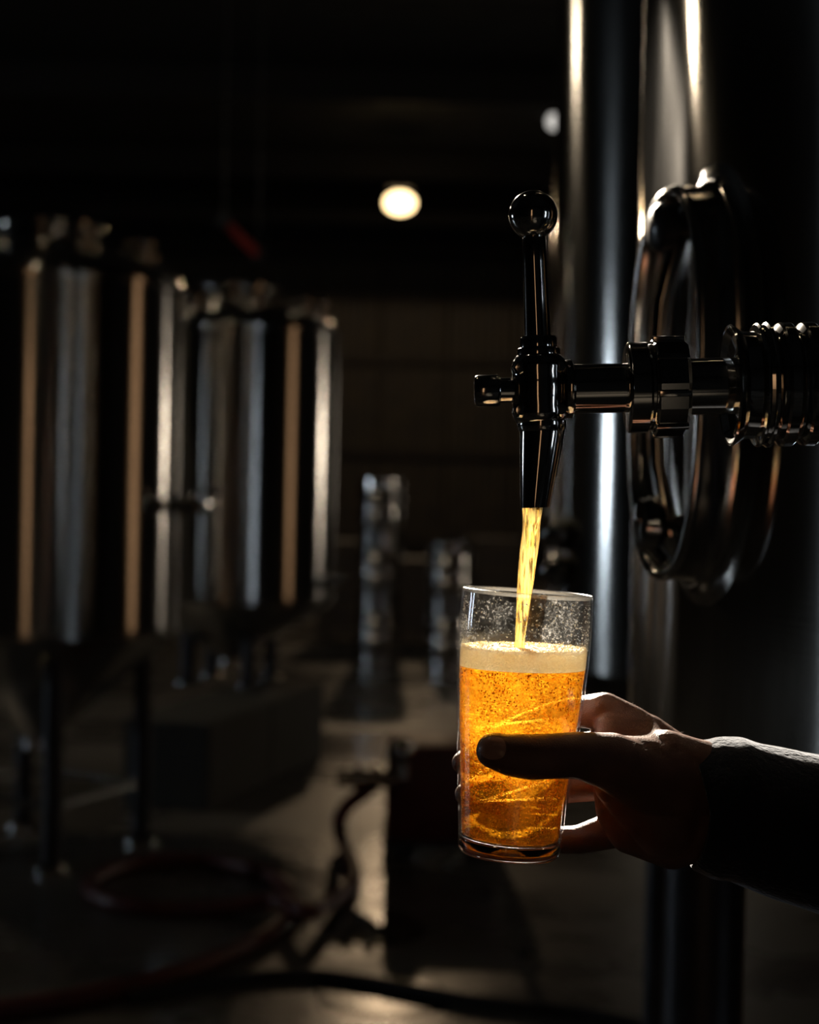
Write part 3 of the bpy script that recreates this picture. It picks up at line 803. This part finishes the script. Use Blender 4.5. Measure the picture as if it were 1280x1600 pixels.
# foam
fo = thing('beer_foam', 'cream foam head floating on the amber beer', 'foam', GM)
stx = (812 - 825) - 1.0
rs = []
def foam_pt(rr, a, z, top=0):
    x, y = rr*math.cos(a), rr*math.sin(a)
    if top:
        z += 1.6*noise.noise(Vector((x, y, 2))*.06) + .9*noise.noise(Vector((x, y, 7))*.25) + .5*noise.noise(Vector((x, y, 5))*.6)
        dd = math.hypot(x - stx, y); z -= 5*math.exp(-(dd/16)**2) - 2.2*math.exp(-((dd-26)/9)**2)
        z += 2.5*max(0, (rr/100 - .85))/.15
    return Vector((x*K, y*K, (z + x*TILT)*K))
def foam_r(z): return prof_r(z) - wallT - .5
for z in (ZB+.5, ZB+6, ZB+12, ZB+18, ZF-5): rs.append([foam_pt(foam_r(z), 2*PI*j/N_, z) for j in range(N_)])
rs.append([foam_pt(foam_r(ZF)-.3, 2*PI*j/N_, ZF-.5, 1) for j in range(N_)])
for k in range(1, 40):
    rr = (foam_r(ZF) - 1) * (1 - k/40); rs.append([foam_pt(rr, 2*PI*j/N_, ZF, 1) for j in range(N_)])
MB().rings(rs).build('foam_head', FOAM, fo, sharp=180)
fb = []
for k in range(1500):
    a = rnd.uniform(0, 2*PI); rr = foam_r(ZF) * (1 - .5*rnd.random()**2.2) - 1.5
    fb.append((foam_pt(rr, a, ZF+.2, 1), rnd.uniform(.5, 1.5)*K))
link('foam_bubbles', mesh('foam_bubbles', *balls(fb)), FOAM, fo, kind='stuff')
# droplets splashed on the clear part of the glass
dr_ = []
for k in range(700):
    z = rnd.uniform(ZF+4, 396); a = rnd.uniform(0, 2*PI)
    if noise.noise(Vector((a*2, z*.03, 1))) < rnd.uniform(-.5, .3): continue
    rr = prof_r(z) - wallT - .3
    dr_.append((Vector((rr*K*math.cos(a), rr*K*math.sin(a), z*K)), rnd.choice((.4, .6, .8, 1.0, 1.5))*K))
DROP = simple('water_droplet', (.85, .85, .82), .1, 0, .05)
link('droplets', mesh('droplets', *balls(dr_)), DROP, gl, kind='stuff')
# stream
sm = frame(H(833, 790))
st = thing('beer_stream', 'golden stream of beer falling from the spout into the glass', 'beer', sm)
path = [(833, 780, 19), (832, 796, 17.5), (830, 830, 15), (826, 870, 13), (822, 905, 11.5), (818.5, 940, 10.5), (815, 975, 9.8), (812, 1005, 9.5), (811, 1014, 11)]
pp = spline([Vector((a, b, c)) for a, b, c in path], 10); rs = []
for i, p in enumerate(pp):
    c = Vector(((p.x - 833)*K, 0, (790 - p.y)*K)); row = []
    for j in range(28):
        a = 2*PI*j/28
        rr = p.z * (1 + .16*math.cos(2*a + p.y*.035) + .10*noise.noise(Vector((math.cos(a)*1.5, math.sin(a)*1.5, p.y*.03))))
        row.append(c + Vector((math.cos(a)*rr*K, math.sin(a)*rr*K, 0)))
    rs.append(row)
MB().rings(rs).build('stream_body', STREAM, st, sharp=80)

# ---------------------------------------------------------------- person: hand, sleeve, body
person = thing('person', 'hand reaching in from the right in a charcoal sleeve, gripping the pint glass', 'person', Vector((.80, .52, 0)))
PO = person.location.copy()
def remeshed(mb, voxel, smooth_it, fac=.5):
    me = mesh('tmp', mb.v, mb.f, False)
    o = bpy.data.objects.new('tmp', me); COL.objects.link(o)
    r = o.modifiers.new('r', 'REMESH'); r.mode = 'VOXEL'; r.voxel_size = voxel
    s = o.modifiers.new('s', 'SMOOTH'); s.factor = fac; s.iterations = smooth_it
    dg = bpy.context.evaluated_depsgraph_get(); dg.update()
    m2 = bpy.data.meshes.new_from_object(o.evaluated_get(dg))
    bpy.data.objects.remove(o); bpy.data.meshes.remove(me)
    m2.polygons.foreach_set('use_smooth', [True]*len(m2.polygons)); return m2
mm = .001
def chain(mb, pts):
    P = [(H(x, y, d*mm) - PO, r*mm) for x, y, d, r in pts]
    for (a, ra), (b, rb) in zip(P, P[1:]): mb.capsule(a, ra, b, rb)
hb = MB()
# thumb
chain(hb, [(1050, 1235, -6, 25), (955, 1190, -34, 19), (905, 1180, -46, 15.2), (852, 1182, -52, 14.6), (830, 1183, -52.5, 14.8), (800, 1180, -52, 13.8), (772, 1173, -51, 11.8)])
# index, middle, ring, little
chain(hb, [(1075, 1215, 12, 22), (985, 1138, 26, 16), (945, 1112, 32, 13.5), (905, 1112, 48, 11), (868, 1118, 60, 10.5), (820, 1136, 61, 10), (775, 1158, 52, 9.6), (742, 1180, 38, 9), (724, 1192, 27, 8.2)])
chain(hb, [(1075, 1240, 14, 22), (985, 1180, 34, 17), (950, 1168, 40, 13), (885, 1172, 62, 10.8), (830, 1188, 63, 10.2), (780, 1212, 54, 9.6), (745, 1232, 38, 9), (728, 1241, 26, 8)])
chain(hb, [(1075, 1270, 14, 22), (985, 1225, 30, 17), (950, 1222, 36, 12.5), (885, 1232, 55, 10.3), (830, 1248, 57, 9.8), (785, 1264, 48, 9.2), (755, 1276, 36, 8.4)])
chain(hb, [(1075, 1290, 12, 21), (1000, 1275, 22, 17), (955, 1298, 28, 12.5), (905, 1312, 42, 10), (860, 1313, 50, 9.2), (820, 1312, 48, 8.6), (790, 1312, 42, 8)])
# palm pads, web, heel
for k in range(9):
    t = k / 8
    chain(hb, [(1075, 1228 - 10*t, -2 + 14*t, 24), (1010, 1196 - 42*t + 8*t*(1-t), -16 + 40*t, 19 - t*2), (955 + 4*t, 1184 - 60*t + 52*t*(1-t), -30 + 60*t, 15 - 2.5*t)])
chain(hb, [(1040, 1182, -4, 18), (1085, 1205, 0, 22), (1120, 1215, 4, 23)])
chain(hb, [(960, 1215, 10, 15), (965, 1265, 12, 15), (985, 1300, 10, 15), (1050, 1312, 6, 20)])
chain(hb, [(1040, 1285, -4, 24), (990, 1245, -6, 19), (965, 1225, -8, 16)])
# wrist and forearm
for y0, y1, rr in ((1224, 1262, 25), (1290, 1330, 25)):
    chain(hb, [(1060, y0 - 4 if y0 < 1250 else y0 + 6, 4, rr - 1), (1110, y0, 6, rr - 1), (1180, y0 + 22, 6, rr + 2), (1300, y1 + 15, 6, rr + 5)])
hand_me = remeshed(hb, .0014, 14)
hand = link('hand', hand_me, SKIN, person, label='hand gripping the glass, thumb across its front')
bvh = BVHTree.FromPolygons([v.co.copy() for v in hand_me.vertices], [tuple(p.vertices) for p in hand_me.polygons])
# thumb nail, laid on the thumb where it shows
nv = []; nf = []; NU, NV = 12, 10
ok = True
for lay in (.0008, -.0006):
    for i in range(NU + 1):
        for j in range(NV + 1):
            u = i/NU*2 - 1; v = j/NV*2 - 1
            k = math.sqrt(max(0, 1 - .45*v*v)) if u > 0 else math.sqrt(max(0, 1 - .62*v*v))
            px = 770 + 21*u*k; py = 1169 + 18*v*math.sqrt(max(0, 1 - .35*u*u))
            dr3 = ray(px, py).normalized()
            hit = bvh.ray_cast(CAM - PO, dr3)
            if hit[0] is None: ok = False; nv.append(Vector()); continue
            edge = max(abs(u), abs(v)) ** 4
            nv.append(hit[0] - dr3 * lay * (1 - .7*edge) if lay > 0 else hit[0] - dr3 * lay)
m_ = (NU+1)*(NV+1)
for i in range(NU):
    for j in range(NV):
        a = i*(NV+1) + j; nf += [(a, a+1, a+NV+2, a+NV+1), (m_+a, m_+a+NV+1, m_+a+NV+2, m_+a+1)]
if ok: link('thumb_nail', mesh('thumb_nail', nv, nf, True, 60), NAIL, person)
# fine hairs on the back of the hand and wrist
def spikes(items):
    v = []; f = []
    for p, d, r in items:
        t = d.normalized(); u = t.orthogonal().normalized(); w2 = t.cross(u); n0 = len(v)
        for k in range(3): v.append(p + (u*math.cos(2*PI*k/3) + w2*math.sin(2*PI*k/3))*r)
        v.append(p + d); f += [(n0, n0+1, n0+3), (n0+1, n0+2, n0+3), (n0+2, n0, n0+3)]
    return v, f
it = []
for k in range(12000):
    vtx = hand_me.vertices[rnd.randrange(len(hand_me.vertices))]
    wp = vtx.co + PO; s = (wp - CAM).dot(F); px = 640 + (wp - CAM).dot(R)/s*FPX
    if 985 < px < 1112 and vtx.normal.dot(U) > .55 and rnd.random() < .35:
        d = (vtx.normal + R*.5 + Vector((rnd.uniform(-.4, .4), rnd.uniform(-.4, .4), rnd.uniform(-.3, .3)))).normalized()
        it.append((vtx.co - vtx.normal*.0004, d*rnd.uniform(.0015, .0038), .00005))
link('arm_hair', mesh('arm_hair', *spikes(it), False), HAIRM, person, kind='stuff')
# sleeve
cen = [(1094, 1254, 6, 92, 88), (1096, 1254, 6, 100, 92), (1104, 1255.5, 6, 106, 98), (1120, 1259, 6, 110, 102), (1138, 1263, 6, 113, 106), (1165, 1269, 6, 111, 106), (1200, 1279, 5, 114, 108), (1280, 1302, 3, 120, 112),
       (1400, 1338, -5, 126, 118), (1550, 1384, -15, 134, 126), (1680, 1418, -25, 142, 134), (1790, 1430, -45, 145, 138)]
NS = 96
def sleeve_rings(shrink, seq):
    rs = []
    for i, (x, y, d, a, b) in enumerate(seq):
        c = H(x, y, d*mm); j0, j1 = seq[max(0, i-1)], seq[min(len(seq)-1, i+1)]
        t = (H(j1[0], j1[1], j1[2]*mm) - H(j0[0], j0[1], j0[2]*mm)).normalized()
        up = (U - t*U.dot(t)).normalized(); dp = t.cross(up).normalized(); row = []
        for j in range(NS):
            an = 2*PI*j/NS
            q = 1 + .018*noise.noise(Vector((math.cos(an)*2, math.sin(an)*2, x*.012))) + .010*noise.noise(Vector((math.cos(an)*5, math.sin(an)*5, x*.04)))
            row.append(c + (up*math.cos(an)*(a - shrink)*q + dp*math.sin(an)*(b - shrink)*q)*K - PO)
        rs.append(row)
    return rs
def dense(seq, n=5):
    return [tuple(v) for v in _sp5(seq, n)]
def _sp5(pts, n):
    out = []
    for i in range(len(pts)-1):
        p0 = pts[max(i-1, 0)]; p1 = pts[i]; p2 = pts[i+1]; p3 = pts[min(i+2, len(pts)-1)]
        for k in range(n):
            t = k/n
            out.append([.5*((2*b) + (c-a)*t + (2*a-5*b+4*c-d)*t*t + (3*b-a-3*c+d)*t**3) for a, b, c, d in zip(p0, p1, p2, p3)])
    out.append(list(pts[-1])); return out
seq = dense(cen)
inn = [(x, y, d, a-7, b-7) for x, y, d, a, b in seq[2:26]]
rs = sleeve_rings(0, seq); ri = sleeve_rings(0, inn)
slv = MB(); slv.rings(list(reversed(ri)) + rs, False, True)
sleeve = slv.build('sleeve', CLOTH, person, label='charcoal fleece sleeve with a thick cuff', sharp=180)
it = []
for i in range(4, len(rs) - 12):
    for k in range(110):
        j = rnd.randrange(NS); a = rs[i][j]; b = rs[i+1][(j+1) % NS]; p = a.lerp(b, rnd.random())
        cx = sum((q for q in rs[i]), Vector())/NS; nn = (p - cx).normalized()
        if nn.dot(U) < .3 or rnd.random() > .8: continue
        d = (nn + Vector((rnd.uniform(-.8, .8), rnd.uniform(-.8, .8), rnd.uniform(-.5, .5)))).normalized()
        it.append((p - nn*.0005, d*rnd.uniform(.0007, .002), .00006))
link('sleeve_fuzz', mesh('sleeve_fuzz', *spikes(it), False), FUZZ, person, kind='stuff')
# the rest of the figure, standing right of the frame beside the tank
elb = H(1790, 1430, -.045) - PO
def Pp(x, y, z): return Vector((x, y, z))
jk = MB()
sh_r = Pp(-.02, .20, 1.42); sh_l = Pp(.02, -.20, 1.42)
jk.capsule(elb, .062, sh_r, .075)
jk.capsule(sh_l, .072, Pp(.0, -.27, 1.14), .058); jk.capsule(Pp(.0, -.27, 1.14), .058, Pp(-.06, -.27, .90), .046)
for y in (-.13, 0, .13): jk.capsule(Pp(0, y*.85, .92), .115, Pp(0, y, 1.36), .105)
jk.capsule(sh_l + Vector((0, .05, .0)), .08, sh_r + Vector((0, -.05, .0)), .08)
jk.capsule(Pp(0, 0, 1.4), .085, Pp(-.01, 0, 1.5), .062)
link('jacket', remeshed(jk, .010, 5), CLOTH, person)
tr = MB()
for y in (-.1, .1):
    tr.capsule(Pp(0, y, .90), .105, Pp(-.01, y*1.1, .50), .075); tr.capsule(Pp(-.01, y*1.1, .50), .075, Pp(.02, y*1.15, .1), .055)
tr.capsule(Pp(0, -.08, .93), .115, Pp(0, .08, .93), .115)
link('trousers', remeshed(tr, .012, 4), DENIM, person)
for y in (-.115, .115):
    b = MB(); b.capsule(Pp(.03, y, .05), .05, Pp(-.15, y, .04), .04); b.capsule(Pp(.02, y, .05), .05, Pp(.02, y, .14), .05)
    link('boot', remeshed(b, .008, 4), LEATHER, person)
hd = MB()
hd.capsule(Pp(-.01, 0, 1.48), .055, Pp(-.015, 0, 1.58), .055)
hd.sphere(Pp(-.0, 0, 1.68), .095, 16, (1.02, .80, 1.12)); hd.capsule(Pp(-.035, 0, 1.635), .062, Pp(-.06, 0, 1.595), .035)
hd.capsule(Pp(-.095, 0, 1.675), .010, Pp(-.112, 0, 1.645), .014); hd.capsule(Pp(-.088, -.018, 1.612), .009, Pp(-.088, .018, 1.612), .009)
for s in (-1, 1):
    hd.capsule(Pp(.005, s*.078, 1.685), .014, Pp(.005, s*.08, 1.645), .010)
    hd.capsule(Pp(-.085, s*.02, 1.70), .012, Pp(-.08, s*.045, 1.70), .011)
link('head', remeshed(hd, .006, 3), SKIN, person)
for s in (-1, 1):
    MB().sphere(Pp(-.088, s*.031, 1.686), .011, 10).build('eye', simple('eye_white', (.6, .58, .55), .2), person)
hr = MB(); hr.sphere(Pp(.012, 0, 1.705), .102, 16, (1.0, .84, 1.0))
link('hair', remeshed(hr, .008, 3), HEADHAIR, person)
lh = MB(); lh.capsule(Pp(-.06, -.27, .90), .03, Pp(-.07, -.27, .83), .034)
for k in range(4): lh.capsule(Pp(-.07 - .02 + k*.015, -.27, .82), .010, Pp(-.075 - .02 + k*.015, -.265, .755 + abs(k-1.5)*.006), .008)
lh.capsule(Pp(-.085, -.26, .86), .012, Pp(-.115, -.255, .80), .009)
link('lowered_hand', remeshed(lh, .003, 4), SKIN, person)
